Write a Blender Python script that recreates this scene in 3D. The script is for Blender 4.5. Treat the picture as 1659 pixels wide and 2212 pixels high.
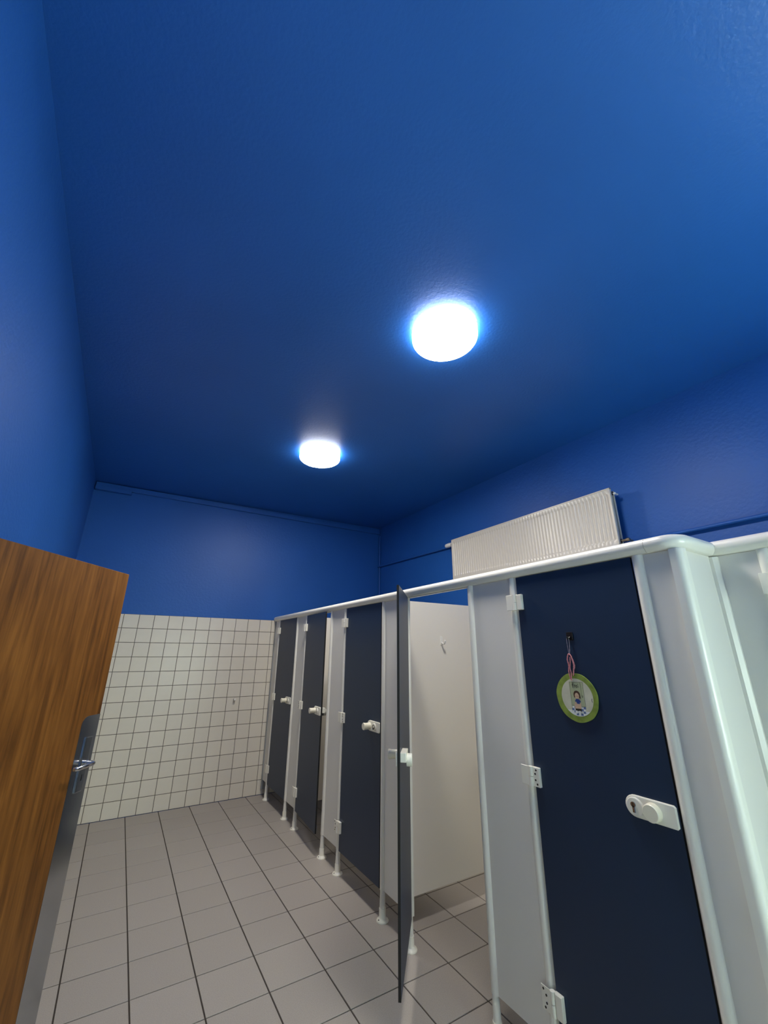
import bpy, bmesh, math, random
from mathutils import Vector, Matrix
random.seed(7)
for o in list(bpy.data.objects): bpy.data.objects.remove(o)
S = bpy.context.scene
C = S.collection

# ------------------------------------------------------------------ camera
F_PX, YAW, PITCH, ROLL = 878.52, 0.5470, 0.33056, 0.00672
CAM = Vector((0.0405, -5.5136, 1.5944))
fwd = Vector((math.sin(YAW)*math.cos(PITCH), math.cos(YAW)*math.cos(PITCH), math.sin(PITCH)))
rgt0 = Vector((math.cos(YAW), -math.sin(YAW), 0))
up0 = rgt0.cross(fwd)
rgt = math.cos(ROLL)*rgt0 + math.sin(ROLL)*up0
upv = -math.sin(ROLL)*rgt0 + math.cos(ROLL)*up0
cd = bpy.data.cameras.new('camera')
cd.sensor_fit = 'VERTICAL'; cd.sensor_height = 24.0; cd.lens = F_PX/2212*24.0
cd.clip_start = 0.02; cd.clip_end = 60
cam = bpy.data.objects.new('camera', cd); C.objects.link(cam)
cam.matrix_world = Matrix(((rgt.x, upv.x, -fwd.x, CAM.x), (rgt.y, upv.y, -fwd.y, CAM.y), (rgt.z, upv.z, -fwd.z, CAM.z), (0, 0, 0, 1)))
S.camera = cam

# ------------------------------------------------------------------ light and exposure
LAMP_STRENGTH = 113.0        # opal ceiling lamps
WINDOW_STRENGTH = 38.0, 19.0 # daylight through the frosted panes
w = bpy.data.worlds.new('world'); S.world = w; w.use_nodes = True
w.node_tree.nodes['Background'].inputs[0].default_value = (0.55, 0.65, 0.7, 1)
w.node_tree.nodes['Background'].inputs[1].default_value = 0.25
vs = S.view_settings
vs.view_transform = 'Standard'; vs.look = 'None'; vs.gamma = 1.0; vs.exposure = 0.0; vs.use_curve_mapping = False

# ------------------------------------------------------------------ materials
def lin(r, g, b):
    f = lambda c: (c/255/12.92) if c/255 <= 0.04045 else ((c/255+0.055)/1.055)**2.4
    return (f(r), f(g), f(b), 1)
M = {}
def mat(name, col, rough=0.5, metal=0.0, spec=0.5, noise=None, var=None, bump=None, rnd=0.0, coat=0.0):
    """noise=(scale,stretch xyz,amount) colour mottling, bump=(scale,strength,dist), rnd = per-object value change"""
    m = bpy.data.materials.new(name); m.use_nodes = True
    nt = m.node_tree; N = nt.nodes; L = nt.links
    p = N['Principled BSDF']
    p.inputs['Roughness'].default_value = rough; p.inputs['Metallic'].default_value = metal
    p.inputs['Specular IOR Level'].default_value = spec; p.inputs['Coat Weight'].default_value = coat
    p.inputs['Coat Roughness'].default_value = 0.12
    p.inputs['Base Color'].default_value = col
    tc = None
    if noise or bump: tc = N.new('ShaderNodeTexCoord')
    src = None
    if noise:
        sc, st, am = noise
        mp = N.new('ShaderNodeMapping'); mp.inputs['Scale'].default_value = st
        L.new(tc.outputs['Object'], mp.inputs['Vector'])
        nz = N.new('ShaderNodeTexNoise'); nz.inputs['Scale'].default_value = sc; nz.inputs['Detail'].default_value = 5
        L.new(mp.outputs[0], nz.inputs['Vector'])
        rp = N.new('ShaderNodeMapRange'); rp.inputs[1].default_value = 0.3; rp.inputs[2].default_value = 0.7
        rp.inputs[3].default_value = 1-am; rp.inputs[4].default_value = 1+am
        L.new(nz.outputs['Fac'], rp.inputs[0]); src = rp.outputs[0]
    if rnd:
        oi = N.new('ShaderNodeObjectInfo')
        rr = N.new('ShaderNodeMapRange'); rr.inputs[3].default_value = 1-rnd; rr.inputs[4].default_value = 1+rnd
        L.new(oi.outputs['Random'], rr.inputs[0])
        if src:
            mu = N.new('ShaderNodeMath'); mu.operation = 'MULTIPLY'; L.new(src, mu.inputs[0]); L.new(rr.outputs[0], mu.inputs[1]); src = mu.outputs[0]
        else: src = rr.outputs[0]
    if src:
        vm = N.new('ShaderNodeVectorMath'); vm.operation = 'SCALE'; vm.inputs[0].default_value = col[:3]
        L.new(src, vm.inputs['Scale']); L.new(vm.outputs[0], p.inputs['Base Color'])
    if bump:
        sc, st, di = bump
        nb = N.new('ShaderNodeTexNoise'); nb.inputs['Scale'].default_value = sc; nb.inputs['Detail'].default_value = 3
        L.new(tc.outputs['Object'], nb.inputs['Vector'])
        bn = N.new('ShaderNodeBump'); bn.inputs['Strength'].default_value = st; bn.inputs['Distance'].default_value = di
        L.new(nb.outputs['Fac'], bn.inputs['Height']); L.new(bn.outputs[0], p.inputs['Normal'])
    M[name] = m
    return m
def emit(name, col, strength):
    m = bpy.data.materials.new(name); m.use_nodes = True
    N = m.node_tree.nodes; p = N['Principled BSDF']
    p.inputs['Base Color'].default_value = (0.9, 0.9, 0.9, 1)
    p.inputs['Emission Color'].default_value = col; p.inputs['Emission Strength'].default_value = strength
    M[name] = m
BLUE = (0.015, 0.108, 0.42, 1)
mat('blue_paint', BLUE, rough=0.47, spec=0.36, noise=(1.3, (1, 1, 1), 0.06), bump=(38, 0.35, 0.005))
mat('blue_ceiling', BLUE, rough=0.42, spec=0.42, noise=(1.1, (1, 1, 1), 0.06), bump=(60, 0.30, 0.005))
mat('wall_tile', (0.74, 0.695, 0.60, 1), rough=0.28, spec=0.4, noise=(9, (1, 1, 1), 0.02), rnd=0.02)
mat('wall_grout', (0.12, 0.105, 0.085, 1), rough=0.9)
mat('floor_tile', (0.365, 0.332, 0.300, 1), rough=0.42, spec=0.4, noise=(260, (1, 1, 1), 0.13), rnd=0.035, bump=(300, 0.06, 0.001))
mat('floor_grout', (0.045, 0.036, 0.03, 1), rough=0.9)
mat('navy', (0.0065, 0.024, 0.062, 1), rough=0.42, spec=0.45, bump=(700, 0.04, 0.0005))
mat('black_core', (0.004, 0.004, 0.005, 1), rough=0.55)
mat('panel_white', (0.74, 0.725, 0.68, 1), rough=0.42, spec=0.35, bump=(700, 0.03, 0.0005))
mat('partition_white', (0.82, 0.785, 0.70, 1), rough=0.42, spec=0.4, bump=(700, 0.03, 0.0005))
mat('rail_white', (0.82, 0.81, 0.74, 1), rough=0.3, spec=0.5)
mat('hinge_white', (0.84, 0.82, 0.72, 1), rough=0.35, spec=0.45)
mat('knob_cream', (0.82, 0.78, 0.63, 1), rough=0.3, spec=0.5)
mat('screw_dark', (0.03, 0.028, 0.025, 1), rough=0.4, metal=0.5)
mat('radiator_white', (0.68, 0.64, 0.56, 1), rough=0.28, spec=0.5)
mat('radiator_grey', (0.28, 0.30, 0.31, 1), rough=0.45)
mat('brass', (0.45, 0.36, 0.25, 1), rough=0.35, metal=0.9)
mat('steel', (0.48, 0.50, 0.52, 1), rough=0.17, metal=0.97, noise=(6, (1, 1, 1), 0.08))
mat('steel_bright', (0.72, 0.72, 0.71, 1), rough=0.2, metal=1.0)
mat('frame_grey', (0.35, 0.36, 0.36, 1), rough=0.45)
mat('white_plastic', (0.85, 0.84, 0.80, 1), rough=0.35)
mat('grey_rubber', (0.12, 0.11, 0.11, 1), rough=0.7)
mat('paper', (0.78, 0.75, 0.68, 1), rough=0.9, noise=(40, (1, 1, 1), 0.04))
mat('corridor', (0.6, 0.6, 0.56, 1), rough=0.8)
mat('sign_green', (0.22, 0.30, 0.055, 1), rough=0.4, noise=(30, (1, 1, 1), 0.22))
mat('sign_paper', (0.58, 0.57, 0.44, 1), rough=0.4, noise=(25, (1, 1, 1), 0.10))
mat('sign_door', (0.42, 0.46, 0.28, 1), rough=0.4)
mat('ink', (0.02, 0.02, 0.018, 1), rough=0.6)
mat('hair', (0.06, 0.028, 0.015, 1), rough=0.6)
mat('skin', (0.62, 0.42, 0.28, 1), rough=0.6)
mat('shirt', (0.022, 0.05, 0.21, 1), rough=0.6)
mat('check_blue', (0.12, 0.17, 0.33, 1), rough=0.5)
mat('check_white', (0.72, 0.74, 0.70, 1), rough=0.5)
mat('pink_cord', (0.58, 0.22, 0.24, 1), rough=0.8, noise=(400, (1, 1, 1), 0.25))
mat('thin_string', (0.45, 0.38, 0.46, 1), rough=0.8)
mat('black_plastic', (0.004, 0.004, 0.006, 1), rough=0.35)
emit('lamp_opal', (1.0, 0.94, 0.84, 1), LAMP_STRENGTH)
emit('lamp_rim', (1.0, 0.95, 0.86, 1), LAMP_STRENGTH*0.13)
emit('window_day', (0.74, 1.0, 0.86, 1), WINDOW_STRENGTH[0])
emit('window_shade', (0.80, 1.0, 0.86, 1), WINDOW_STRENGTH[1])
# oiled veneer of the room door: vertical grain
def wood():
    m = bpy.data.materials.new('wood'); m.use_nodes = True
    nt = m.node_tree; N = nt.nodes; L = nt.links; p = N['Principled BSDF']
    tc = N.new('ShaderNodeTexCoord'); mp = N.new('ShaderNodeMapping'); mp.inputs['Scale'].default_value = (1, 1, 0.055)
    L.new(tc.outputs['Object'], mp.inputs['Vector'])
    a = N.new('ShaderNodeTexNoise'); a.inputs['Scale'].default_value = 42; a.inputs['Detail'].default_value = 9; a.inputs['Roughness'].default_value = 0.62; a.inputs['Distortion'].default_value = 0.35
    L.new(mp.outputs[0], a.inputs['Vector'])
    b = N.new('ShaderNodeTexNoise'); b.inputs['Scale'].default_value = 7; b.inputs['Detail'].default_value = 3
    mp2 = N.new('ShaderNodeMapping'); mp2.inputs['Scale'].default_value = (1, 1, 0.25); L.new(tc.outputs['Object'], mp2.inputs['Vector']); L.new(mp2.outputs[0], b.inputs['Vector'])
    ad = N.new('ShaderNodeMath'); ad.operation = 'ADD'; L.new(a.outputs['Fac'], ad.inputs[0])
    ml = N.new('ShaderNodeMath'); ml.operation = 'MULTIPLY'; ml.inputs[1].default_value = 0.45; L.new(b.outputs['Fac'], ml.inputs[0]); L.new(ml.outputs[0], ad.inputs[1])
    cr = N.new('ShaderNodeValToRGB')
    e = cr.color_ramp.elements
    e[0].position = 0.50; e[0].color = (0.075, 0.026, 0.004, 1)
    e[1].position = 0.95; e[1].color = (0.27, 0.107, 0.020, 1)
    k = cr.color_ramp.elements.new(0.70); k.color = (0.165, 0.061, 0.0105, 1)
    L.new(ad.outputs[0], cr.inputs[0]); L.new(cr.outputs[0], p.inputs['Base Color'])
    p.inputs['Roughness'].default_value = 0.45; p.inputs['Specular IOR Level'].default_value = 0.35
    M['wood'] = m
wood()

# ------------------------------------------------------------------ mesh helpers
class MB:
    def __init__(s): s.bm = bmesh.new(); s.mi = 0
    def _new(s, faces):
        for f in faces: f.material_index = s.mi
    def face(s, pts):
        f = s.bm.faces.new([s.bm.verts.new(p) for p in pts]); f.material_index = s.mi; return f
    def box(s, a, b, bev=0.0, seg=2):
        x0, y0, z0 = [min(a[i], b[i]) for i in range(3)]; x1, y1, z1 = [max(a[i], b[i]) for i in range(3)]
        t = bmesh.new()
        v = [t.verts.new(p) for p in ((x0,y0,z0),(x1,y0,z0),(x1,y1,z0),(x0,y1,z0),(x0,y0,z1),(x1,y0,z1),(x1,y1,z1),(x0,y1,z1))]
        for q in ((3,2,1,0),(4,5,6,7),(0,1,5,4),(1,2,6,5),(2,3,7,6),(3,0,4,7)): t.faces.new([v[i] for i in q])
        if bev: bmesh.ops.bevel(t, geom=list(t.edges), offset=bev, segments=seg, affect='EDGES', profile=0.5)
        s.merge(t); return s
    def merge(s, t):
        t.verts.index_update(); vm = {}
        for v in t.verts: vm[v.index] = s.bm.verts.new(v.co)
        for f in t.faces:
            try:
                n = s.bm.faces.new([vm[v.index] for v in f.verts]); n.material_index = s.mi; n.smooth = f.smooth
            except ValueError: pass
        t.free()
    def cyl(s, p0, p1, r0, r1=None, seg=24, caps=True, smooth=True):
        return s.loft([(p0, r0), (p1, r0 if r1 is None else r1)], seg, caps, smooth)
    def loft(s, rings, seg=24, caps=True, smooth=True):
        """round section through points with radii, direction from the polyline"""
        P = [Vector(r[0]) for r in rings]; R = [r[1] for r in rings]; n = len(P)
        prev = None; allr = []; ref = None
        for i in range(n):
            d = (P[min(i+1, n-1)] - P[max(i-1, 0)])
            if d.length < 1e-9: d = prev or Vector((0, 0, 1))
            d.normalize(); prev = d
            if ref is None: ref = d.orthogonal().normalized()
            u = (ref - d*ref.dot(d)).normalized(); ref = u; v = d.cross(u)
            allr.append([s.bm.verts.new(P[i] + (u*math.cos(2*math.pi*k/seg) + v*math.sin(2*math.pi*k/seg))*R[i]) for k in range(seg)])
        for i in range(n-1):
            for k in range(seg):
                f = s.bm.faces.new([allr[i][k], allr[i][(k+1) % seg], allr[i+1][(k+1) % seg], allr[i+1][k]]); f.smooth = smooth; f.material_index = s.mi
        if caps:
            f = s.bm.faces.new(allr[0][::-1]); f.material_index = s.mi
            f = s.bm.faces.new(allr[-1]); f.material_index = s.mi
        return s
    def tube(s, pts, r, seg=12): return s.loft([(p, r) for p in pts], seg)
    def prism(s, poly, fr, h0, h1, bev=0.0):
        """2-D outline extruded along w; fr = (origin, u, v, w)"""
        o, u, v, wv = [Vector(q) for q in fr]
        t = bmesh.new()
        a = [t.verts.new(o + u*p[0] + v*p[1] + wv*h0) for p in poly]; b = [t.verts.new(o + u*p[0] + v*p[1] + wv*h1) for p in poly]
        n = len(poly)
        t.faces.new(a[::-1]); t.faces.new(b)
        for i in range(n): t.faces.new([a[i], a[(i+1) % n], b[(i+1) % n], b[i]])
        bmesh.ops.recalc_face_normals(t, faces=list(t.faces))
        if bev:
            top = set(b); bmesh.ops.bevel(t, geom=[e for e in t.edges if e.verts[0] in top and e.verts[1] in top], offset=bev, segments=2, affect='EDGES', profile=0.5)
        s.merge(t); return s
    def sweep(s, prof, path, closed_prof=True, smooth=True):
        """2-D profile (side, up) swept on a horizontal path with mitred corners"""
        P = [Vector(p) for p in path]; n = len(P); rings = []
        for i in range(n):
            d0 = (P[i]-P[i-1]).normalized() if i else None; d1 = (P[i+1]-P[i]).normalized() if i < n-1 else None
            if d0 is None: d0 = d1
            if d1 is None: d1 = d0
            n0 = Vector((d0.y, -d0.x, 0)); n1 = Vector((d1.y, -d1.x, 0))   # right-hand side
            m = (n0+n1).normalized(); k = 1/max(0.3, m.dot(n0))
            rings.append([s.bm.verts.new(P[i] + m*(q[0]*k) + Vector((0, 0, q[1]))) for q in prof])
        c = len(prof)
        for i in range(n-1):
            for k in range(c):
                f = s.bm.faces.new([rings[i][k], rings[i][(k+1) % c], rings[i+1][(k+1) % c], rings[i+1][k]]); f.smooth = smooth; f.material_index = s.mi
        s.bm.faces.new(rings[0][::-1]).material_index = s.mi; s.bm.faces.new(rings[-1]).material_index = s.mi
        return s
    def mesh(s, name, mats, sharp=35):
        bmesh.ops.recalc_face_normals(s.bm, faces=list(s.bm.faces))
        for e in s.bm.edges:
            if len(e.link_faces) == 2 and e.calc_face_angle(0) > math.radians(sharp): e.smooth = False
        me = bpy.data.meshes.new(name); s.bm.to_mesh(me); s.bm.free()
        for m in (mats if isinstance(mats, (list, tuple)) else [mats]): me.materials.append(M[m])
        return me
    def build(s, name, mats, parent=None, label=None):
        return link(name, s.mesh(name, mats), parent, label)
def link(name, me, parent=None, label=None):
    o = bpy.data.objects.new(name, me); C.objects.link(o)
    if parent is not None: o.parent = parent
    if label: o['label'] = label
    return o
def tag(o, label=None, cat=None, group=None, kind=None):
    for k, v in (('label', label), ('category', cat), ('group', group), ('kind', kind)):
        if v: o[k] = v
    return o
def thing(name, label, cat, loc=(0, 0, 0), rotz=0.0, group=None):
    o = bpy.data.objects.new(name, None); C.objects.link(o); o.empty_display_size = 0.1
    o.location = loc; o.rotation_euler = (0, 0, rotz)
    return tag(o, label, cat, group)
def arc(cx, cy, r, a0, a1, n):
    return [(cx + r*math.cos(math.radians(a0+(a1-a0)*i/n)), cy + r*math.sin(math.radians(a0+(a1-a0)*i/n))) for i in range(n+1)]
def circ(cx, cy, r, n=32): return arc(cx, cy, r, 0, 360, n)[:-1]
def rrect(x0, y0, x1, y1, r, n=5):
    return arc(x1-r, y1-r, r, 0, 90, n) + arc(x0+r, y1-r, r, 90, 180, n) + arc(x0+r, y0+r, r, 180, 270, n) + arc(x1-r, y0+r, r, 270, 360, n)

# ------------------------------------------------------------------ room shell
xl = lambda y: -0.557 - 0.0109*y        # left wall face
xr = lambda y: 3.316 - 0.0121*y         # right wall face
zc = lambda x: 3.463 + 0.0103*x         # ceiling
YF = -7.40                              # wall behind the photographer
ZT = 1.9769                             # top of the tiling
fl = MB().box((-0.75, YF-0.2, -0.20), (3.6, 0.15, -0.004)).build('floor', 'floor_grout'); tag(fl, kind='structure')
ce = MB()
ce.prism([(-0.8, zc(-0.8)), (3.7, zc(3.7)), (3.7, 3.75), (-0.8, 3.75)], ((0, 0, 0), (1, 0, 0), (0, 0, 1), (0, -1, 0)), -0.2, -YF+0.3)
tag(ce.build('ceiling', 'blue_ceiling'), kind='structure')
wb = MB(); wb.box((-0.75, 0.003, -0.1), (3.6, 0.15, 3.6)); wall_back = wb.build('wall_back', 'blue_paint'); tag(wall_back, kind='structure')
g = MB(); g.box((-0.6, 0.0025, 0.0), (3.35, 0.004, ZT)); g.build('grout', 'wall_grout', wall_back)
# left wall with the doorway the wooden door hangs in
DY0, DY1, DZ = -4.50, -3.535, 2.04
wl = MB()
def wl_piece(y0, y1, z0, z1):
    wl.prism([(xl(y0), y0), (xl(y1), y1), (xl(y1)-0.14, y1), (xl(y0)-0.14, y0)], ((0, 0, 0), (1, 0, 0), (0, 1, 0), (0, 0, 1)), z0, z1)
wl_piece(DY1, 0.0, -0.1, 3.6); wl_piece(YF, DY0, -0.1, 3.6); wl_piece(DY0, DY1, DZ, 3.6)
wall_left = wl.build('wall_left', 'blue_paint'); tag(wall_left, kind='structure')
VY0, VY1, VZ0, VZ1 = -7.25, -6.00, 0.80, 1.60      # window in the right wall beyond the cubicles
wr = MB()
def wr_piece(y0, y1, z0, z1):
    wr.prism([(xr(y0), y0), (xr(y1), y1), (xr(y1)+0.14, y1), (xr(y0)+0.14, y0)], ((0, 0, 0), (1, 0, 0), (0, 1, 0), (0, 0, 1)), z0, z1)
wr_piece(VY1, 0.0, -0.1, 3.6); wr_piece(YF, VY0, -0.1, 3.6); wr_piece(VY0, VY1, VZ1, 3.6); wr_piece(VY0, VY1, -0.1, VZ0)
wall_right = wr.build('wall_right', 'blue_paint'); tag(wall_right, kind='structure')
# front wall (behind the camera) with a window opening
WX0, WX1, WZ0, WZ1 = 1.25, 2.75, 0.80, 1.80
wf = MB()
wf.box((-0.7, YF-0.14, -0.1), (WX0, YF, 3.6)); wf.box((WX1, YF-0.14, -0.1), (3.6, YF, 3.6))
wf.box((WX0, YF-0.14, -0.1), (WX1, YF, WZ0)); wf.box((WX0, YF-0.14, WZ1), (WX1, YF, 3.6))
tag(wf.build('wall_front', 'blue_paint'), kind='structure')
win = bpy.data.objects.new('window_1', None); C.objects.link(win); win.location = (0, 0, 0); tag(win, kind='structure')
fm = MB()
for a, b in (((WX0, WZ0), (WX1, WZ0+0.06)), ((WX0, WZ1-0.06), (WX1, WZ1)), ((WX0, WZ0), (WX0+0.06, WZ1)), ((WX1-0.06, WZ0), (WX1, WZ1)), (((WX0+WX1)/2-0.04, WZ0), ((WX0+WX1)/2+0.04, WZ1))):
    fm.box((a[0], YF-0.09, a[1]), (b[0], YF-0.03, b[1]))
fm.build('window_frame', 'rail_white', win)
for a, b in ((WX0+0.05, (WX0+WX1)/2-0.03), ((WX0+WX1)/2+0.03, WX1-0.05)):
    MB().box((a, YF-0.07, WZ0+0.05), (b, YF-0.06, WZ1-0.05)).build('pane', 'window_shade', win)
win2 = bpy.data.objects.new('window_2', None); C.objects.link(win2); tag(win2, kind='structure')
fm = MB(); vx = xr(-6.6)
for a, b in (((VY0, VZ0), (VY1, VZ0+0.06)), ((VY0, VZ1-0.06), (VY1, VZ1)), ((VY0, VZ0), (VY0+0.06, VZ1)), ((VY1-0.06, VZ0), (VY1, VZ1)), (((VY0+VY1)/2-0.04, VZ0), ((VY0+VY1)/2+0.04, VZ1))):
    fm.box((vx+0.03, a[0], a[1]), (vx+0.09, b[0], b[1]))
fm.build('window_frame', 'rail_white', win2)
for a, b in ((VY0+0.05, (VY0+VY1)/2-0.03), ((VY0+VY1)/2+0.03, VY1-0.05)):
    MB().box((vx+0.06, a, VZ0+0.05), (vx+0.07, b, VZ1-0.05)).build('pane', 'window_day', win2)
# corridor wall seen through the doorway from elsewhere
co = MB(); co.box((-1.9, -5.2, -0.1), (-1.8, -2.8, 2.7)); co.box((-1.9, -5.2, -0.1), (-0.68, -2.8, -0.006)); co.box((-1.9, -5.2, 2.6), (-0.68, -2.8, 2.7)); co.box((-1.9, -2.9, -0.1), (-0.68, -2.8, 2.7)); co.box((-1.9, -5.2, -0.1), (-0.68, -5.1, 2.7))
tag(co.build('wall_corridor', 'corridor'), kind='structure')

# ---- wall tiles
PT = 0.152; TW = 0.1470
def tile_mesh(name, sx, sz, matname, dep=0.003, ch=0.0012):
    """tile lying in xz with its face towards -y, centred"""
    b = bmesh.new(); hx, hz = sx/2, sz/2
    A = [b.verts.new(p) for p in ((-hx, 0.0, -hz), (hx, 0.0, -hz), (hx, 0.0, hz), (-hx, 0.0, hz))]
    B = [b.verts.new((p[0]*(hx-ch*0.3)/hx, -dep+ch, p[1]*(hz-ch*0.3)/hz)) for p in ((-hx, -hz), (hx, -hz), (hx, hz), (-hx, hz))]
    D = [b.verts.new((p[0]*(hx-ch)/hx, -dep, p[1]*(hz-ch)/hz)) for p in ((-hx, -hz), (hx, -hz), (hx, hz), (-hx, hz))]
    for P, Q in ((A, B), (B, D)):
        for i in range(4): b.faces.new([P[i], P[(i+1) % 4], Q[(i+1) % 4], Q[i]])
    b.faces.new(D)
    bmesh.ops.recalc_face_normals(b, faces=list(b.faces))
    me = bpy.data.meshes.new(name); b.to_mesh(me); b.free(); me.materials.append(M[matname]); return me
full = tile_mesh('wall_tile', TW, TW, 'wall_tile')
cutL = tile_mesh('wall_tile_cut', -0.456-0.002+0.553, TW, 'wall_tile')
rest = MB()
for c in range(-4, 22):
    x0, x1 = c*PT, (c+1)*PT
    for r in range(13):
        zm = ZT - (r+0.5)*PT
        if c <= 12:
            if c == -4: o = link('tile', cutL, wall_back); o.location = ((-0.456-0.002-0.553)/2, 0.0025, zm)
            else: o = link('tile', full, wall_back); o.location = ((x0+x1)/2, 0.0025 + random.uniform(-0.0003, 0.0003), zm)
        else:
            a, b = x0+0.002, min(x1-0.002, 3.312)
            if b-a > 0.01: rest.box((a, -0.0005, zm-TW/2), (b, 0.0025, zm+TW/2))
tag(rest.build('tile_field', 'wall_tile', wall_back), kind='stuff')
# tiling of the left wall (beside the wooden door) and of the right wall inside the cubicles
def side_tiles(wall, fx, sgn, ranges, c0, c1):
    gr = MB(); tl = MB()
    for y0, y1 in ranges:
        gr.prism([(fx(y0), y0), (fx(y1), y1), (fx(y1)+sgn*0.001, y1), (fx(y0)+sgn*0.001, y0)], ((0, 0, 0), (1, 0, 0), (0, 1, 0), (0, 0, 1)), 0, ZT)
        y = y1
        while y > y0+0.02:
            ya = max(y-PT+0.004, y0+0.002)
            for r in range(13):
                z0 = ZT-(r+1)*PT+0.002
                tl.prism([(fx(ya), ya), (fx(y), y), (fx(y)+sgn*0.004, y), (fx(ya)+sgn*0.004, ya)], ((0, 0, 0), (1, 0, 0), (0, 1, 0), (0, 0, 1)), z0, z0+TW)
            y -= PT
    gr.build('grout', 'wall_grout', wall); tag(tl.build('tile_field', 'wall_tile', wall), kind='stuff')
side_tiles(wall_left, xl, 1, [(-3.45, -0.006), (YF+0.01, -4.6)], 0, 0)
side_tiles(wall_right, xr, -1, [(-5.95, -0.006)], 0, 0)

# ---- floor tiles
PF = 0.29671; FW = 0.2907
def ftile(name, sx, sy, dep=0.004, ch=0.0012):
    me = tile_mesh(name, sx, sy, 'floor_tile', dep, ch)
    me.transform(Matrix.Rotation(math.radians(-90), 4, 'X')); return me      # face up
fullf = ftile('floor_tile', FW, FW)
cache = {}; frest = MB()
for k in range(0, 25):
    y1 = 0.0190 - k*PF; y0 = y1 - PF
    for i in range(-3, 12):
        x0 = 0.06975 + i*PF; x1 = x0 + PF
        a, b = x0+0.003, x1-0.003; c, d = y0+0.003, min(y1-0.003, -0.004)
        a = max(a, xl((c+d)/2)+0.006); b = min(b, xr((c+d)/2)-0.006); c = max(c, YF+0.006)
        if b-a < 0.008 or d-c < 0.01: continue
        if k <= 16 and -3 <= i <= 10:
            key = (round(b-a, 3), round(d-c, 3))
            me = fullf if (abs(key[0]-FW) < 0.002 and abs(key[1]-FW) < 0.002) else cache.setdefault(key, None) or cache.__setitem__(key, ftile('floor_tile_cut', b-a, d-c)) or cache[key]
            o = link('tile', me, fl); o.location = ((a+b)/2, (c+d)/2, -0.004 + random.uniform(-0.0002, 0.0002))
        else: frest.box((a, c, -0.004), (b, d, 0.0))
tag(frest.build('tile_field', 'floor_tile', fl), kind='stuff')

# ---- trims and pipes
t = MB(); t.box((-0.545, -0.035, 3.395), (3.30, 0.003, 3.452), 0.004)
tr = t.build('trim_1', 'blue_paint'); tag(tr, kind='structure')
t = MB(); t.box((-0.545, -0.055, 3.355), (-0.18, -0.0, 3.397), 0.003); t.build('trim_block', 'blue_paint', tr)
pp = MB(); pts = [(3.255, -0.030, 3.372), (3.285, -0.030, 3.372)] + [(3.285+0.030*math.sin(math.radians(a)), -0.030, 3.342+0.030*math.cos(math.radians(a))) for a in (30, 60, 90)] + [(3.300+0.015, -0.030, 0.02)]
pts = [(3.36, -0.030, 3.372)] + [(3.335-0.030*math.sin(math.radians(a)), -0.030, 3.342+0.030*math.cos(math.radians(a))) for a in (0, 30, 60, 90)] + [(3.305, -0.030, 0.0)]
pp.tube([(min(p[0], 3.312), p[1], p[2]) for p in pts[1:]], 0.011)
tag(pp.build('drop_pipe', 'blue_paint'), 'thin blue painted pipe running down the far wall corner', 'pipe')

# ------------------------------------------------------------------ ceiling lamps
def lamp(x, y, label):
    z = zc(x); t = thing('ceiling_lamp', label, 'lamp', (x, y, z), 0, 'round opal ceiling lamps')
    MB().loft([((0, 0, 0.004), 0.180), ((0, 0, -0.012), 0.180)], 48).build('base', 'white_plastic', t)
    r = 0.2; prof = [(r*0.965, -0.010), (r, -0.016), (r, -0.052)] + [(r-0.020+0.020*math.cos(math.radians(a)), -0.052-0.020*math.sin(math.radians(a))) for a in (20, 45, 70, 90)] + [(r*0.5, -0.0735), (r*0.12, -0.074)]
    d_ = MB().loft([((0, 0, p[1]-0.00001*i), p[0]) for i, p in enumerate(prof)], 64)
    for f in d_.bm.faces:
        f.normal_update(); c_ = f.calc_center_median()
        if math.hypot(c_.x, c_.y) > r*0.93: f.material_index = 1
    d_.build('diffuser', ['lamp_opal', 'lamp_rim'], t)
    return t
lamp(1.408, -3.974, 'round glowing opal ceiling lamp before the open cubicle door')
lamp(1.406, -2.026, 'round glowing opal ceiling lamp towards the white tiled wall')

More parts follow.
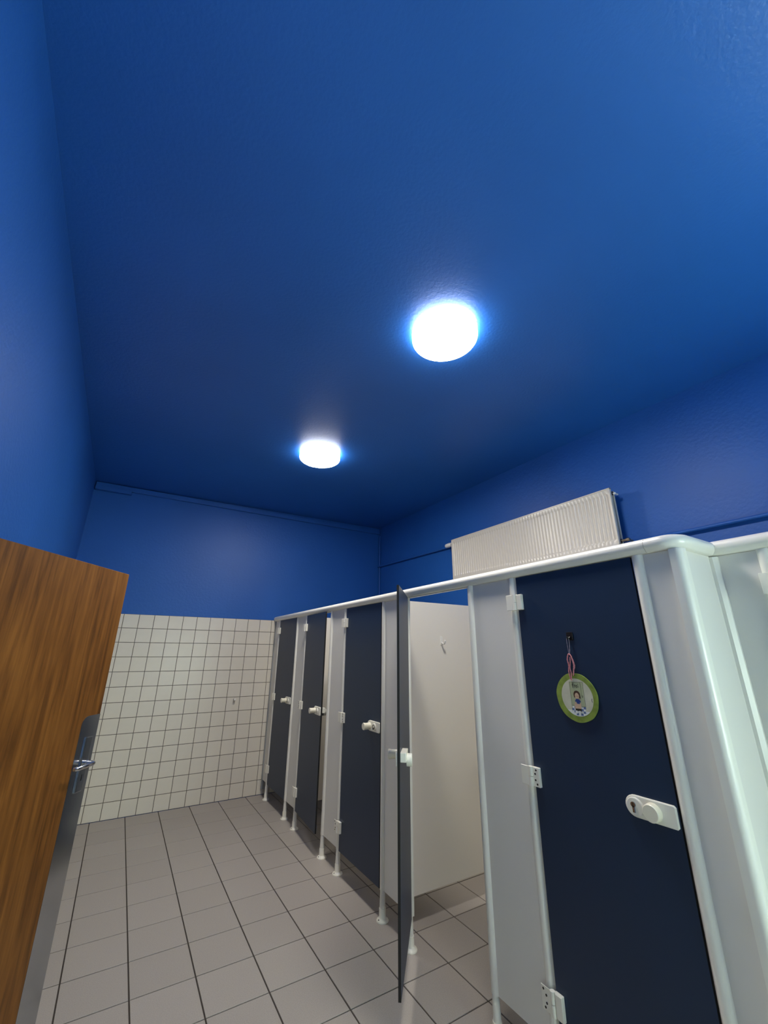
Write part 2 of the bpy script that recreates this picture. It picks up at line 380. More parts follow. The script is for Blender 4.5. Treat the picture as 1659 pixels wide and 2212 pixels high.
# ------------------------------------------------------------------ cubicle row
X = 1.735; XF = X-0.0065; XS = 2.005; YJ = -4.822
HP = [-0.205, -1.140, -2.094, -3.058, -4.040]
LP = [-0.853, -1.795, -2.752, -3.722, -4.682]
ZB, ZP = 0.157, 1.962
def post_profile():
    # half-round front bead (towards -y local) with a flat back, 46 mm wide
    return arc(0, 0, 0.0225, 180, 360, 12) + [(0.0225, 0.010), (-0.0225, 0.010)]
def add_post(t, x, y, facing=(-1, 0), z0=None):
    """vertical bead profile at local x,y with its leg and foot as sub-parts"""
    f = Vector((facing[0], facing[1], 0)); side = Vector((-f.y, f.x, 0))
    prof = [(p[0], p[1]*0.95) for p in post_profile()]
    m = MB(); m.prism([(p[0], p[1]) for p in prof], ((x, y, 0), side, -f, (0, 0, 1)), ZB, 1.9627)
    for fc in m.bm.faces:
        if abs(fc.normal.z) < 0.5: fc.smooth = True
    p = m.build('post', 'rail_white', t)
    lg = MB(); c = Vector((x, y, 0)) - f*(-0.004)
    lg.loft([(c+Vector((0, 0, ZB-0.002)), 0.0155), (c+Vector((0, 0, ZB-0.045)), 0.0175), (c+Vector((0, 0, 0.062)), 0.0185)], 20).build('leg', 'rail_white', p)
    ft = MB(); ft.loft([(c+Vector((0, 0, 0.066)), 0.0205), (c+Vector((0, 0, 0.062)), 0.0215), (c+Vector((0, 0, 0.022)), 0.0215), (c+Vector((0, 0, 0.016)), 0.025), (c+Vector((0, 0, 0.009)), 0.036), (c+Vector((0, 0, 0.004)), 0.039), (c+Vector((0, 0, 0.0)), 0.039)], 28)
    ft.mi = 1; q = c + f*0.030 + side*0.004; ft.cyl(q+Vector((0, 0, 0.0125)), q+Vector((0, 0, 0.0145)), 0.004, seg=10)
    ft.build('foot', ['hinge_white', 'screw_dark'], p)
    return p
def pilaster(y_hi, y_lo, label, posts):
    """fixed front panel between two doors; y_hi nearer the tiled wall"""
    ym = (y_hi+y_lo)/2
    t = thing('front_panel', label, 'panel', (X, ym, 0), 0, 'fixed panels of the cubicle front')
    MB().box((-0.0065, y_lo-ym, ZB), (0.0065, y_hi-ym, ZP-0.0002)).build('panel', 'panel_white', t)
    for y in posts: add_post(t, 0, y-ym)
    return t
p0 = pilaster(-0.006, HP[0], 'narrow light grey fixed panel against the white tiled wall', [HP[0]])
bk = MB(); bk.box((-0.016, 0.078, 0.06), (0.014, 0.0995, 1.96), 0.002); bk.build('wall_channel', 'radiator_grey', p0)
names = ['light grey fixed panel between the cubicle door nearest the tiled wall and the ajar door',
         'light grey fixed panel between the ajar cubicle door and the closed one next to it',
         'light grey fixed panel on whose post the wide open door hangs',
         'light grey fixed panel between the open cubicle and the door with the round sign']
for k in range(4): pilaster(LP[k], HP[k+1], names[k], [LP[k], HP[k+1]])
p5 = pilaster(LP[4], YJ-0.004, 'light grey fixed panel between the signed door and the outer corner post', [LP[4]])
# outer corner post: quarter round
cp = MB(); ymid = (LP[4]+YJ-0.004)/2
cpoly = [(0.012, 0.0), (-0.0, 0.022)] and ([(-0.0215, 0.020)] + arc(0, 0.0, 0.0215, 180, 270, 10) + [(0.020, -0.0215), (0.020, 0.004), (-0.004, 0.020)])
cp.prism(cpoly, ((0, YJ-ymid, 0), (1, 0, 0), (0, 1, 0), (0, 0, 1)), ZB, 1.9627)
for fc in cp.bm.faces: fc.smooth = abs(fc.normal.z) < 0.5
cpo = cp.build('corner_post', 'rail_white', p5)
lg = MB(); c = Vector((-0.002, YJ-ymid-0.002, 0)); lg.loft([(c+Vector((0, 0, ZB)), 0.0155), (c+Vector((0, 0, 0.062)), 0.0185)], 20).build('leg', 'rail_white', cpo)
ft = MB(); ft.loft([(c+Vector((0, 0, 0.066)), 0.0205), (c+Vector((0, 0, 0.022)), 0.0215), (c+Vector((0, 0, 0.009)), 0.036), (c, 0.039)], 28).build('foot', 'hinge_white', cpo)
# return panel of the jog, running on as the side wall of the last cubicle
t = thing('return_panel', 'white panel turning back at the outer corner post, lit pale green', 'panel', (XS, YJ, 0))
MB().box((X-XS+0.0205, -0.0065, ZB), (0.0, 0.0065, ZP-0.0002)).build('panel', 'panel_white', t)
m = MB(); m.prism([(-0.030, -0.0065), (-0.030, -0.018), (-0.017, -0.030), (-0.0065, -0.030), (-0.0065, 0.0065), (-0.030, 0.0065)], ((0, 0, 0), (1, 0, 0), (0, 1, 0), (0, 0, 1)), ZB, 1.958)
m.build('inner_corner_post', 'rail_white', t)
MB().box((0.008, -0.0065, ZB), (xr(YJ)-XS-0.012, 0.0065, ZP)).build('rear_panel', 'partition_white', t)
# set-back part: panel, post, one more door and the end panel
HS, LS = -4.992, -5.66
t = thing('front_panel', 'narrow set-back panel behind the outer corner, pale green white', 'panel', (XS, (YJ+HS)/2, 0), 0, 'fixed panels of the cubicle front')
MB().box((-0.0065, HS-(YJ+HS)/2, ZB), (0.0065, YJ-0.007-(YJ+HS)/2, ZP-0.0002)).build('panel', 'panel_white', t)
add_post(t, 0, HS-(YJ+HS)/2)
t = thing('front_panel', 'end panel of the set-back cubicle beyond its door', 'panel', (XS, LS-0.1, 0), 0, 'fixed panels of the cubicle front')
MB().box((-0.0065, -0.1, ZB), (0.0065, 0.1, ZP-0.0002)).build('panel', 'panel_white', t)
add_post(t, 0, 0.1)
t = thing('side_partition', 'outer end wall of the set-back cubicle', 'partition', (XS, LS-0.2, 0), 0, 'side partitions between cubicles')
MB().box((-0.0065, -0.0135, ZB), (xr(LS)-XS-0.012, -0.0005, ZP)).build('panel', 'partition_white', t)

# side partitions
pn = ['cream side partition of the cubicle in the tiled corner', 'cream side partition glimpsed past the ajar door',
      'cream side partition with a coat hook inside the open cubicle', 'cream side partition behind the panel next to the signed door']
for k in range(4):
    y = (LP[k]+HP[k+1])/2
    t = thing('side_partition', ['cream side partition glimpsed through the gap of the ajar door', 'cream side partition hidden behind the closed door beside the open one', 'cream side partition with a coat hook seen inside the open cubicle', 'cream side partition between the open cubicle and the signed door'][k], 'partition', (X, y, 0), 0, 'side partitions between cubicles')
    MB().box((0.0075, -0.0065, ZB-0.004), (xr(y)-X-0.012, 0.0065, ZP)).build('panel', 'partition_white', t)
    for z in (0.35, 1.75): MB().box((xr(y)-X-0.040, -0.022, z), (xr(y)-X-0.005, 0.022, z+0.05), 0.003).build('wall_bracket', 'hinge_white', t)
    for xx in (1.20,):
        lg = MB(); lg.loft([((xx, 0, ZB-0.004), 0.0155), ((xx, 0, 0.062), 0.0185), ((xx, 0, 0.02), 0.0215), ((xx, 0, 0.008), 0.036), ((xx, 0, 0.0), 0.039)], 20).build('foot', 'rail_white', t)

# head rail with corner elbow
def rail_prof():
    # side>0 is the room side, D-shaped with a lip below
    return [(-0.020, -0.030)] + [(0.018, -0.030), (0.024, -0.026)] + arc(0.010, 0.0, 0.027, -50, 60, 8) + arc(0.0, 0.010, 0.020, 55, 125, 5) + [(-0.020, 0.012)]
hr = thing('head_rail', 'off-white rounded head rail running along the tops of all cubicles', 'rail', (X, 0, 1.993))
rp = rail_prof()
def dedupe(p): return [q for i, q in enumerate(p) if i == 0 or (abs(q[0]-p[i-1][0])+abs(q[1]-p[i-1][1])) > 1e-4]
rp = dedupe(rp)
rail = lambda pts: MB().sweep([(q[0], q[1]) for q in rp], pts)
yc = YJ + 0.055
rail([(0, -0.004, 0), (0, yc-0.036, 0)]).build('rail_bar', 'rail_white', hr)
elb = [(0, yc-0.0375, 0)] + [(0.05-0.05*math.cos(math.radians(a)), YJ+0.05-0.05*math.sin(math.radians(a)), 0) for a in range(0, 91, 10)] + [(XS-X-0.0, YJ, 0)]
elb = [e for e in elb if e[1] <= yc-0.0375 + 1e-6] 
elb = [(0, YJ+0.095, 0)] + [(0.045-0.045*math.cos(math.radians(a)), YJ+0.045-0.045*math.sin(math.radians(a)), 0) for a in range(0, 91, 9)] + [(XS-X-0.028, YJ, 0)]
hr.children[0].data = rail([(0, -0.004, 0), (0, YJ+0.0965, 0)]).mesh('rail_bar', 'rail_white')
rail(elb).build('corner_elbow', 'rail_white', hr)
rail([(XS-X, YJ+0.004, 0), (XS-X, LS-0.2, 0)]).build('rail_bar', 'rail_white', hr)
# door stop strips under the rail
for k in range(5): MB().box((-0.004, HP[k]-0.026, -0.036), (0.016, LP[k]+0.026, -0.0302)).build('stop_strip', 'rail_white', hr)

# ------------------------------------------------------------------ cubicle doors
def hinge(t, z, style, ang=0.0):
    """plastic hinge; local x along the door, -y towards the room; pin at the origin"""
    h = MB()
    h.box((0.006, -0.0205, z-0.038), (0.042, -0.0062, z+0.038), 0.0025, 2)      # leaf on the door
    h.box((0.0, -0.022, z+0.0008), (0.010, -0.012, z+0.038))
    h.cyl((0, -0.0215, z+0.0008), (0, -0.0215, z+0.0385), 0.0098, seg=16)
    o = h.build('hinge', 'hinge_white', t)
    g = MB()
    g.box((-0.052, -0.0275 if style != 'post' else -0.0255, z-0.038), (-0.012, -0.0228, z+0.038), 0.0015, 1)    # leaf wrapping the post bead, stays with the post
    g.box((-0.013, -0.0265, z-0.038), (0.0, -0.0230, z+0.0375))
    g.cyl((0, -0.0215, z-0.0385), (0, -0.0215, z-0.0008), 0.0098, seg=16)
    pl = g.build('post_leaf', 'hinge_white', o); pl.rotation_euler = (0, 0, math.radians(ang))
    if style:
        if style == 'door': P = [(0.026, 0.027), (0.020, 0.012), (0.020, -0.012), (0.028, -0.027)]; yy = -0.0207
        else: P = [(-0.040, 0.027), (-0.028, 0.012), (-0.028, -0.012), (-0.036, -0.027)]; yy = -0.0257
        for (a, b) in P:
            sc = MB().cyl((a, yy+0.001, z+b), (a, yy-0.0006, z+b), 0.0042, seg=12).build('screw', 'screw_dark', o)
            if style == 'post': sc.rotation_euler = (0, 0, math.radians(ang))
    if style != 'door': MB().box((0.0125, -0.0245, z-0.037), (0.0415, -0.020, z+0.037), 0.0015, 1).build('cover', 'hinge_white', o)
    return o
def lock_plate(t, keyed, DW):
    """long plate with rounded hinge-side end at the free edge, outer side"""
    x1 = DW-0.004; x0 = x1-0.172; zl = 1.076; h = 0.0345
    out = arc(x0+h, zl, h, 90, 270, 12) + [(x1-0.006, zl-h), (x1, zl-h+0.006), (x1, zl+h-0.006), (x1-0.006, zl+h)]
    yb = -0.0066
    m = MB(); m.prism(out, ((0, 0, 0), (1, 0, 0), (0, 0, 1), (0, -1, 0)), -yb-0.001, -yb+0.009, 0.003)
    pl = m.build('lock_plate', 'hinge_white', t)
    F = lambda x, y, z: (x, yb-y, z)
    if keyed:
        r = MB(); r.loft([(F(x0+h+0.002, 0.009, zl-0.001), 0.030), (F(x0+h+0.002, 0.014, zl-0.001), 0.030), (F(x0+h+0.002, 0.016, zl-0.001), 0.027)], 28).build('rosette', 'hinge_white', pl)
        k = MB(); k.cyl(F(x0+h+0.000, 0.0155, zl+0.007), F(x0+h, 0.021, zl+0.007), 0.0085, seg=16); k.box(F(x0+h-0.0045, 0.0155, zl-0.018), F(x0+h+0.0045, 0.021, zl+0.004), 0.001, 1); k.build('key_cylinder', 'steel', pl)
        s_ = MB(); s_.box(F(x0+h-0.001, 0.0205, zl-0.001), F(x0+h+0.001, 0.0214, zl+0.012)); s_.build('keyway', 'screw_dark', pl)
        n = MB(); n.loft([(F(x0+0.098, 0.008, zl-0.002), 0.029), (F(x0+0.098, 0.030, zl-0.002), 0.0275), (F(x0+0.098, 0.033, zl-0.002), 0.025)], 32).build('knob', 'knob_cream', pl)
    else:
        n = MB(); n.loft([(F(x0+h+0.004, 0.006, zl-0.003), 0.026), (F(x0+h+0.004, 0.018, zl-0.003), 0.0225), (F(x0+h+0.004, 0.048, zl-0.003), 0.0225), (F(x0+h+0.004, 0.060, zl-0.003), 0.0245), (F(x0+h+0.004, 0.064, zl-0.003), 0.0225)], 28).build('knob', 'knob_cream', pl)
        r = MB(); r.loft([(F(x0+0.105, 0.008, zl-0.001), 0.024), (F(x0+0.105, 0.015, zl-0.001), 0.024), (F(x0+0.105, 0.0165, zl-0.001), 0.021), (F(x0+0.105, 0.0165, zl-0.001), 0.017), (F(x0+0.105, 0.0115, zl-0.001), 0.0165)], 28).build('indicator', 'hinge_white', pl)
        k = MB(); k.loft([(F(x0+0.105, 0.009, zl-0.001), 0.008), (F(x0+0.105, 0.0165, zl-0.001), 0.008), (F(x0+0.105, 0.018, zl-0.001), 0.006)], 16).build('indicator_button', 'hinge_white', pl)
    # inner side: latch box and half-disc turn
    b = MB(); b.box((x1-0.118, 0.0066, zl-0.014), (x1-0.004, 0.038, zl+0.030), 0.003); ib = b.build('latch_box', 'hinge_white', t)
    kx = x1-0.062; tn = MB(); tn.loft([((kx, 0.036, zl-0.012), 0.030), ((kx, 0.060, zl-0.012), 0.030), ((kx, 0.064, zl-0.012), 0.027)], 28).build('turn_knob', 'hinge_white', ib)
def cubicle_door(pin_x, pin_y, ang, DW, label, keyed=False, styles=(None, 'door', 'post')):
    t = thing('cubicle_door', label, 'door', (pin_x, pin_y, 0), math.radians(-90-ang), 'navy cubicle doors')
    m = MB(); m.mi = 1; m.box((0.006, -0.0065, ZB), (DW, 0.0065, ZP-0.003))
    for f in m.bm.faces:
        f.normal_update()
        if abs(f.normal.y) > 0.9: f.material_index = 0
    m.build('leaf', ['navy', 'black_core'], t)
    for z, s_ in zip((1.834, 1.073, 0.312), styles): hinge(t, z, s_, ang)
    lock_plate(t, keyed, DW)
    return t
PX = 1.7245
cubicle_door(PX, HP[0]-0.027, 0, HP[0]-LP[0]-0.0505, 'closed navy cubicle door in the corner by the tiled wall', styles=(None, None, None))
cubicle_door(PX-0.004, HP[1]-0.027, 3.7, 0.590, 'navy cubicle door standing slightly ajar beside a closed one', styles=(None, 'post', None))
cubicle_door(PX, HP[2]-0.027, 0, HP[2]-LP[2]-0.0505, 'closed navy cubicle door right beside the wide open one', styles=(None, 'door', 'post'))
cubicle_door(PX-0.008, HP[3]-0.027, 39.6, 0.598, 'navy cubicle door swung wide open, seen nearly edge on', styles=(None, None, None))
cubicle_door(PX, HP[4]-0.027, 0, HP[4]-LP[4]-0.0505, 'closed navy cubicle door with a round green sign and keyed lock', keyed=True, styles=(None, 'door', 'post'))
cubicle_door(XS-0.0105, HS-0.027, 0, HS-LS-0.0505, 'navy door of the set-back cubicle beyond the outer corner', styles=(None, 'door', 'post'))

# ------------------------------------------------------------------ radiator on the right wall
XR0 = 3.205; RY0, RY1, RZ0, RZ1 = -3.842, -1.885, 2.395, 2.868
rd = thing('radiator', 'long white panel radiator mounted high on the blue wall', 'radiator', (XR0, (RY0+RY1)/2, RZ0))
ry = (RY0+RY1)/2; hw = (RY1-RY0)/2; hh = RZ1-RZ0
fp = bmesh.new()
# pressed front sheet: flutes as a height field with flat margins top and bottom
npit = 56; pit = (2*hw-0.05)/npit; us = [-hw]
ulist = [(-hw, 0)]
for i in range(npit):
    u0 = -hw+0.025+i*pit
    ulist += [(u0+0.10*pit, 0), (u0+0.24*pit, 1), (u0+0.62*pit, 1), (u0+0.76*pit, 0)]
ulist.append((hw, 0))
zl_ = [(0.0, 0), (0.036, 0), (0.046, 0.75), (0.054, 1), (hh-0.056, 1), (hh-0.048, 0.75), (hh-0.038, 0), (hh, 0)]
grid = [[fp.verts.new((0.0 + 0.0085*a*b, u, z)) for (u, a) in ulist] for (z, b) in zl_]
for r in range(len(zl_)-1):
    for c in range(len(ulist)-1):
        f = fp.faces.new([grid[r][c], grid[r][c+1], grid[r+1][c+1], grid[r+1][c]]); f.smooth = True
m = MB(); m.merge(fp)
# rolled rim: frame proud of the sheet and flange back
for a, b in (((-0.003, -hw-0.004, -0.004), (0.022, hw+0.004, 0.008)), ((-0.003, -hw-0.004, hh-0.008), (0.022, hw+0.004, hh+0.004)), ((-0.003, -hw-0.004, -0.004), (0.022, -hw+0.006, hh+0.004)), ((-0.003, hw-0.006, -0.004), (0.022, hw+0.004, hh+0.004))):
    m.box(a, b, 0.003)
me = m.mesh('front_sheet', 'radiator_white', 60); link('front_sheet', me, rd)
MB().box((0.030, -hw+0.02, 0.02), (0.075, hw-0.02, hh-0.02)).build('convector', 'radiator_grey', rd)
MB().box((0.076, -hw+0.01, 0.004), (0.094, hw-0.01, hh-0.004), 0.006).build('back_panel', 'radiator_white', rd)
for zz in (0.035, hh-0.035):
    for sg in (-1, 1): MB().loft([((0.045, sg*(hw-0.03), zz), 0.016), ((0.045, sg*(hw+0.002), zz), 0.016), ((0.045, sg*(hw+0.004), zz), 0.012)], 16).build('connection_plug', 'screw_dark', rd)
for yy in (-hw*0.7, hw*0.7): MB().box((0.094, yy-0.02, 0.06), (xr(ry)-XR0-0.003, yy+0.02, hh-0.06)).build('wall_bracket', 'radiator_white', rd)
vp = MB(); vp.loft([((0.05, -hw-0.004, hh-0.040), 0.010), ((0.05, -hw-0.018, hh-0.040), 0.010), ((0.05, -hw-0.020, hh-0.040), 0.008)], 14); vp.cyl((0.062, -hw-0.012, hh-0.040), (0.092, -hw-0.012, hh-0.040), 0.007, seg=12); vp.build('vent_plug', 'white_plastic', rd)
# thermostat valve at the far end
yv = hw
v = MB(); v.cyl((0.045, yv, hh-0.035), (0.045, yv+0.055, hh-0.035), 0.011, seg=16); v.cyl((0.045, yv+0.038, hh-0.035), (0.105, yv+0.038, hh-0.035), 0.010, seg=16); v.build('valve_body', 'screw_dark', rd)
k = MB(); k.loft([((0.045, yv+0.050, hh-0.035), 0.016), ((0.045, yv+0.060, hh-0.035), 0.024), ((0.045, yv+0.105, hh-0.035), 0.027), ((0.045, yv+0.150, hh-0.035), 0.025), ((0.045, yv+0.157, hh-0.035), 0.020)], 24); k.build('thermostat_knob', 'white_plastic', rd)
v = MB(); v.cyl((0.045, -hw, 0.035), (0.045, -hw-0.045, 0.035), 0.010, seg=16); v.loft([((0.045, -hw-0.040, 0.035), 0.014), ((0.045, -hw-0.060, 0.035), 0.014), ((0.045, -hw-0.064, 0.035), 0.011)], 14); v.cyl((0.045, -hw-0.050, 0.035), (0.105, -hw-0.050, 0.035), 0.009, seg=14); v.build('return_valve', 'brass', rd)
# pipes along the wall
def wall_pipe(name, label, pts, r):
    m = MB(); m.tube(pts, r, 14); tag(m.build(name, 'blue_paint'), label, 'pipe', 'blue heating pipes')
yt = RY1+0.038
wall_pipe('heating_pipe', 'blue painted heating pipe from the wall corner to the thermostat valve', [(3.290, -0.012, 2.866), (3.290+0.004, -0.06, 2.866), (xr(-1.6)-0.026, -1.60, 2.836), (xr(yt)-0.026, yt-0.03, 2.833)], 0.013)
wall_pipe('heating_pipe', 'blue painted heating pipe leaving the lower near end of the radiator', [(xr(RY0)-0.028, RY0-0.02, 2.425), (xr(-4.3)-0.028, -4.30, 2.420), (xr(YF)-0.028, YF+0.02, 2.425)], 0.013)

# ------------------------------------------------------------------ room door (oiled veneer) with steel edge plate
WD = 0.93; ang = math.atan2(0.830, 0.558)
Fx, Fy = 0.006, -2.790
Hx, Hy = Fx-WD*math.cos(ang), Fy-WD*math.sin(ang)
dr = bpy.data.objects.new('door_1', None); C.objects.link(dr); dr.location = (Hx, Hy, 0); dr.rotation_euler = (0, 0, ang)
tag(dr, kind='structure'); dr['label'] = 'open room door of orange brown wood with a steel edge plate'
TH = 0.040
MB().box((0.0, 0.0, 0.012), (WD, TH, 2.0), 0.002, 1).build('leaf', 'wood', dr)
pl = [(WD-0.118, 0.03), (WD-0.0005, 0.03), (WD-0.0005, 1.282), (WD-0.090, 1.282)] 
pl = [(WD-0.118, 0.03), (WD-0.0005, 0.03), (WD-0.0005, 1.285)] + arc(WD-0.078, 1.245, 0.040, 90, 180, 6)
mp_ = MB(); mp_.prism(pl, ((0, 0, 0), (1, 0, 0), (0, 0, 1), (0, -1, 0)), 0.0, 0.0015); mp_.build('edge_plate', 'steel', dr)
e = MB(); e.prism(rrect(WD-0.075, 0.955, WD-0.030, 1.190, 0.002, 2), ((0, 0, 0), (1, 0, 0), (0, 0, 1), (0, -1, 0)), 0.0015, 0.0095, 0.003); es = e.build('escutcheon', 'steel', dr)
k = MB(); k.prism(rrect(WD-0.0555, 1.002, WD-0.0505, 1.028, 0.002, 3), ((0, 0, 0), (1, 0, 0), (0, 0, 1), (0, -1, 0)), 0.0093, 0.0099); k.build('keyhole', 'black_core', es)
hx, hz = WD-0.053, 1.078
h = MB(); h.loft([((hx, -0.008, hz), 0.0125), ((hx, -0.022, hz), 0.0125), ((hx, -0.024, hz), 0.010), ((hx, -0.048, hz), 0.0098), ((hx-0.004, -0.056, hz), 0.0098), ((hx-0.014, -0.060, hz), 0.0098), ((hx-0.055, -0.061, hz), 0.0095), ((hx-0.105, -0.060, hz-0.001), 0.0095), ((hx-0.114, -0.055, hz-0.001), 0.0088), ((hx-0.117, -0.046, hz-0.001), 0.0075)], 16); h.build('lever_handle', 'steel_bright', dr)
for z in (0.25, 1.75): MB().cyl((-0.004, 0.012, z-0.05), (-0.004, 0.012, z+0.05), 0.008, seg=12).build('hinge', 'steel', dr)
# steel frame of the doorway
fr = MB(); xw = xl(-4.0)
fr.box((xl(DY1)-0.10, DY1-0.012, 0.0), (xl(DY1)+0.004, DY1+0.05, DZ+0.05)); fr.box((xl(DY0)-0.10, DY0-0.05, 0.0), (xl(DY0)+0.012, DY0+0.012, DZ+0.05)); fr.box((xw-0.10, DY0-0.05, DZ-0.012), (xw+0.008, DY1+0.05, DZ+0.05))
tag(fr.build('trim_2', 'frame_grey'), kind='structure')

# ------------------------------------------------------------------ hooks, toilet paper
ck = thing('coat_hook', 'small white coat hook on the cream partition inside the open cubicle', 'hook', (2.155, (LP[2]+HP[3])/2-0.0065, 1.674))
m = MB(); m.prism(rrect(-0.011, -0.030, 0.011, 0.036, 0.009, 4), ((0, 0, 0), (1, 0, 0), (0, 0, 1), (0, -1, 0)), 0.0, 0.006, 0.002); m.build('back_plate', 'white_plastic', ck)
m = MB(); m.loft([((0, -0.004, -0.010), 0.006), ((0, -0.022, -0.020), 0.006), ((0, -0.036, -0.020), 0.006), ((0, -0.044, -0.010), 0.0065), ((0, -0.046, 0.002), 0.008), ((0, -0.046, 0.008), 0.005)], 12); m.build('prong', 'white_plastic', ck)
ws = thing('wall_buffer', 'tiny white door buffer on the white tiled wall', 'buffer', (1.305, -0.0005, 1.040))
m = MB(); m.loft([((0, 0.0, 0), 0.0125), ((0, -0.006, 0), 0.0125), ((0, -0.008, 0), 0.009)], 18); m.build('base', 'grey_rubber', ws)
m = MB(); m.loft([((0, -0.007, 0), 0.0115), ((0, -0.040, 0), 0.0125), ((0, -0.044, 0), 0.0095)], 18); m.build('tip', 'white_plastic', ws)
yq = (LP[2]+HP[3])/2-0.0065
tp = thing('toilet_roll_holder', 'toilet paper holder with roll on the cream partition of the open cubicle', 'holder', (2.535, yq, 0.80))
m = MB(); m.box((-0.065, -0.012, 0.05), (0.065, 0.0, 0.10), 0.004); m.box((-0.068, -0.11, 0.066), (0.068, -0.008, 0.072), 0.002); m.build('bracket', 'white_plastic', tp)
m = MB(); m.cyl((-0.066, -0.062, 0.0), (0.066, -0.062, 0.0), 0.008, seg=12); m.box((-0.070, -0.066, -0.004), (-0.064, -0.004, 0.060), 0.001, 1); m.build('spindle', 'white_plastic', tp)
m = MB(); m.cyl((-0.050, -0.062, 0.0), (0.050, -0.062, 0.0), 0.052, seg=32); m.box((-0.050, -0.1135, -0.11), (0.050, -0.1125, 0.0)); m.build('paper_roll', 'paper', tp)

# ------------------------------------------------------------------ round sign on the cubicle door
SX = XF-0.0072
hk = thing('sign_hook', 'small black square hook stuck on the signed navy door', 'hook', (XF-0.0005, -4.343, 1.664), math.radians(-90))
HKX = XF - 0.0045   # face of door 5
hk.location.x = PX-0.0067
m = MB(); m.prism(rrect(-0.0155, -0.017, 0.0155, 0.017, 0.004, 4), ((0, 0, 0), (1, 0, 0), (0, 0, 1), (0, -1, 0)), 0.0, 0.005, 0.0015); m.build('pad', 'black_plastic', hk)
m = MB(); m.loft([((0, -0.004, -0.006), 0.005), ((0, -0.012, -0.012), 0.005), ((0, -0.018, -0.010), 0.005), ((0, -0.020, -0.002), 0.004)], 10); m.build('prong', 'black_plastic', hk)
sg = thing('door_sign', 'round green rimmed sign reading frei with a drawn child, hung by a pink cord', 'sign', (PX-0.0068, -4.340, 1.417), math.radians(-90))
# local frame: x to the right when facing it, z up, -y towards the room
Y0 = -0.006; FRM = ((0, 0, 0), (1, 0, 0), (0, 0, 1), (0, -1, 0))
R = 0.0955
m = MB(); m.prism([(0.0+(R+0.0008*math.sin(5*a*math.pi/24)+0.0005*math.sin(11*a*math.pi/24))*math.cos(a*math.pi/24), (R+0.0007*math.sin(7*a*math.pi/24))*math.sin(a*math.pi/24)) for a in range(48)], FRM, 0.003, 0.008, 0.001); m.build('disc', 'sign_green', sg)
lay = [0.0081]
def art(name, polys, matname, label=None):
    m = MB(); lay[0] += 0.00012
    for p in polys:
        f = m.face([(q[0], -lay[0], q[1]) for q in p])
    return m.build(name, matname, sg, label)
def ribbon(pts, wd):
    L_, R_ = [], []
    for i, p in enumerate(pts):
        a = Vector(pts[max(i-1, 0)]); b = Vector(pts[min(i+1, len(pts)-1)]); d = (b-a).normalized(); n = Vector((-d.y, d.x))*wd/2
        L_.append((p[0]+n.x, p[1]+n.y)); R_.append((p[0]-n.x, p[1]-n.y))
    return [[L_[i], L_[i+1], R_[i+1], R_[i]] for i in range(len(pts)-1)]
pc = (0.003, 0.001); pr = 0.073
art('paper', [circ(pc[0], pc[1], pr, 48)], 'sign_paper')
art('drawn_door', [[(-0.025, -0.035), (0.036, -0.033), (0.036, 0.060), (-0.025, 0.058)]], 'sign_door')
chk_b, chk_w = [], []
def inside(x, y): return (x-pc[0])**2+(y-pc[1])**2 < (pr-0.0015)**2
cs = 0.0105
for i in range(-8, 9):
    for j in range(0, 5):
        x0 = i*cs-0.004-0.0015*j; y1 = -0.034-j*cs*0.8; q = [(x0, y1), (x0+cs, y1), (x0+cs, y1-cs*0.8), (x0, y1-cs*0.8)]
        if j < 2 and not -0.030 < x0 < 0.030: continue
        if all(inside(*p) for p in q): ((chk_b if (i+j) % 2 else chk_w).append(q[::-1]))
seg = [p for p in circ(pc[0], pc[1], pr-0.0004, 96) if p[1] < -0.050]
art('drawn_floor', [seg], 'check_white'); art('drawn_floor', chk_w, 'check_white'); art('drawn_floor', chk_b, 'check_blue')
ink = []
ink += ribbon([(-0.025, -0.056), (-0.025, 0.059)], 0.0009) + ribbon([(-0.025, 0.059), (0.037, 0.061)], 0.0009) + ribbon([(0.037, 0.061), (0.038, -0.034)], 0.0009) + ribbon([(0.026, 0.060), (0.026, 0.004)], 0.0009)
ink += ribbon([(-0.025, -0.033), (-0.014, -0.032)], 0.0012) + ribbon([(0.020, -0.035), (0.038, -0.033)], 0.0012)
ink += ribbon([(0.028, 0.010), (0.030, 0.006), (0.028, 0.001)], 0.0022) + ribbon([(0.070, 0.001), (0.068, -0.006), (0.071, -0.013)], 0.0022)
art('drawn_lines', ink, 'ink')
# lettering: frei
W_ = 0.0021; tx = []
tx += ribbon([(-0.0055, 0.0535), (-0.0080, 0.0560), (-0.0105, 0.0545), (-0.0108, 0.0480), (-0.0108, 0.0365)], W_) + ribbon([(-0.0145, 0.0475), (-0.0055, 0.0480)], W_)
tx += ribbon([(-0.0028, 0.0485), (-0.0026, 0.0385)], W_) + ribbon([(-0.0026, 0.0445), (-0.0005, 0.0480), (0.0028, 0.0480)], W_)
tx += ribbon([(0.0040, 0.0432), (0.0095, 0.0440), (0.0090, 0.0470), (0.0068, 0.0485), (0.0045, 0.0465), (0.0038, 0.0430), (0.0048, 0.0395), (0.0075, 0.0383), (0.0102, 0.0396)], W_)
tx += ribbon([(0.0140, 0.0470), (0.0140, 0.0388)], W_) + [circ(0.0141, 0.0515, 0.0015, 10)]
art('lettering', tx, 'ink')
art('drawn_hair', [circ(0.004, 0.011, 0.0155, 24)], 'hair')
art('drawn_hair', [[(-0.0115, 0.010), (-0.010, -0.001), (-0.002, 0.001), (0.0, 0.012)], [(0.009, 0.010), (0.011, 0.0), (0.0205, -0.004), (0.0195, 0.011)]], 'hair')
art('drawn_face', [[(0.004+0.0098*math.cos(a*math.pi/12), 0.0055+0.0125*math.sin(a*math.pi/12)) for a in range(24)]], 'skin')
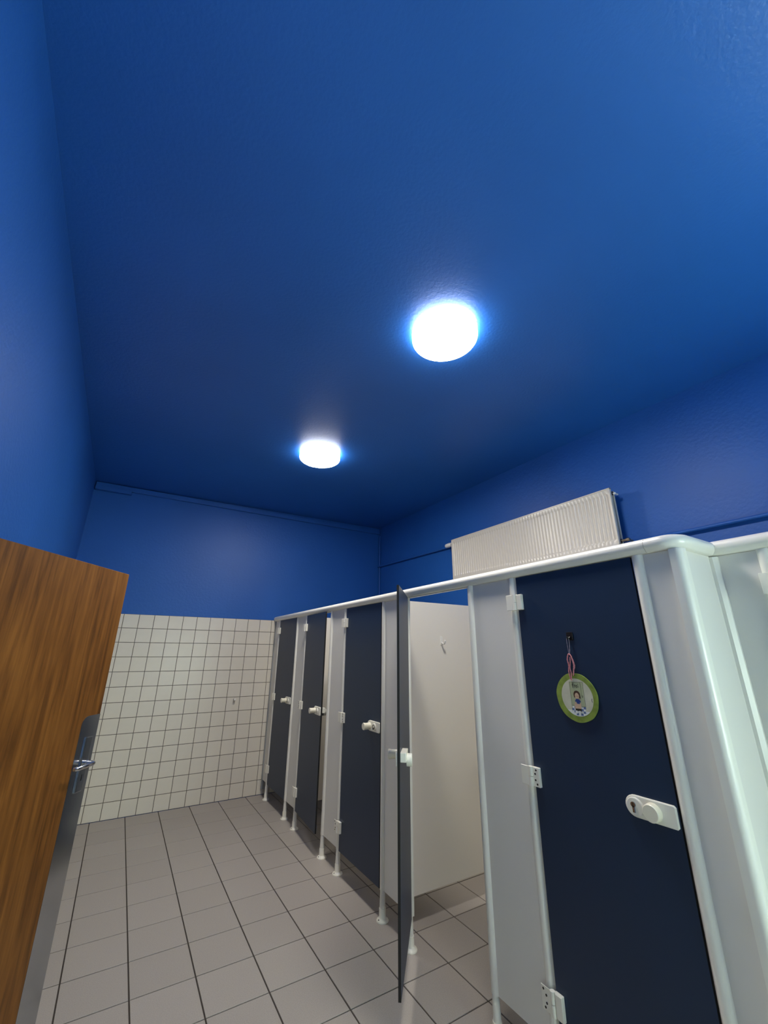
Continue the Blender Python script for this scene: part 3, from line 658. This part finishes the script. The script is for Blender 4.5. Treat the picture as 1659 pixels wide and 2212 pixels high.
art('drawn_eyes', [circ(0.0008, 0.005, 0.0014, 10), circ(0.0078, 0.005, 0.0014, 10)], 'ink')
art('drawn_shirt', [[(-0.001, -0.005), (0.009, -0.005), (0.019, -0.013), (0.017, -0.019), (0.013, -0.017), (0.013, -0.024), (0.0, -0.023), (-0.002, -0.016), (-0.006, -0.018), (-0.008, -0.013)]], 'shirt')
art('drawn_legs', [[(-0.013, -0.030), (-0.008, -0.018), (-0.004, -0.018), (0.0, -0.024), (0.013, -0.025), (0.015, -0.019), (0.019, -0.021), (0.018, -0.043), (-0.010, -0.043)]], 'skin')
art('drawn_trousers', [[(-0.011, -0.043), (0.018, -0.042), (0.017, -0.052), (-0.010, -0.051)]], 'ink')
art('drawn_shoes', [[(-0.006+0.0062*math.cos(a*math.pi/8), -0.056+0.006*math.sin(a*math.pi/8)) for a in range(16)], [(0.0090+0.0062*math.cos(a*math.pi/8), -0.056+0.006*math.sin(a*math.pi/8)) for a in range(16)]], 'check_white')
m = MB(); m.cyl((0.003, -0.0079, 0.087), (0.003, -0.0087, 0.087), 0.0022, seg=12); m.build('hole', 'black_core', sg)
# pink braided cord: loop threaded through the rim, thin string up to the hook
def cord(pts, r, matname, name):
    m = MB(); v = [Vector(p) for p in pts]; out = []
    for i in range(len(v)-1):
        p0 = v[max(i-1, 0)]; p1 = v[i]; p2 = v[i+1]; p3 = v[min(i+2, len(v)-1)]
        for s_ in range(6):
            tt = s_/6; out.append(0.5*((2*p1)+(p2-p0)*tt+(2*p0-5*p1+4*p2-p3)*tt**2+(3*p1-p0-3*p2+p3)*tt**3))
    out.append(v[-1]); m.loft([(p, r*(1+0.16*math.sin(i*2.2))) for i, p in enumerate(out)], 10); return m.build(name, matname, sg)
cord([(-0.014, -0.0115, 0.070), (-0.017, -0.0115, 0.100), (-0.0145, -0.010, 0.125), (-0.018, -0.010, 0.150), (-0.010, -0.010, 0.171), (-0.001, -0.010, 0.168), (0.006, -0.010, 0.150), (0.010, -0.0105, 0.128), (0.006, -0.011, 0.105), (0.002, -0.0115, 0.086)], 0.0026, 'pink_cord', 'braided_cord')
cord([(-0.010, -0.0125, 0.066), (-0.006, -0.012, 0.092), (-0.009, -0.012, 0.115), (-0.004, -0.012, 0.140), (-0.003, -0.011, 0.160)], 0.0022, 'pink_cord', 'braided_cord')
cord([(0.007, -0.011, 0.150), (0.012, -0.011, 0.128), (0.009, -0.011, 0.113)], 0.0034, 'pink_cord', 'knot')
cord([(-0.006, -0.010, 0.170), (-0.007, -0.012, 0.200), (-0.005, -0.016, 0.232), (0.0, -0.0185, 0.238), (0.006, -0.016, 0.232), (0.002, -0.012, 0.200), (-0.004, -0.010, 0.170)], 0.0010, 'thin_string', 'string')
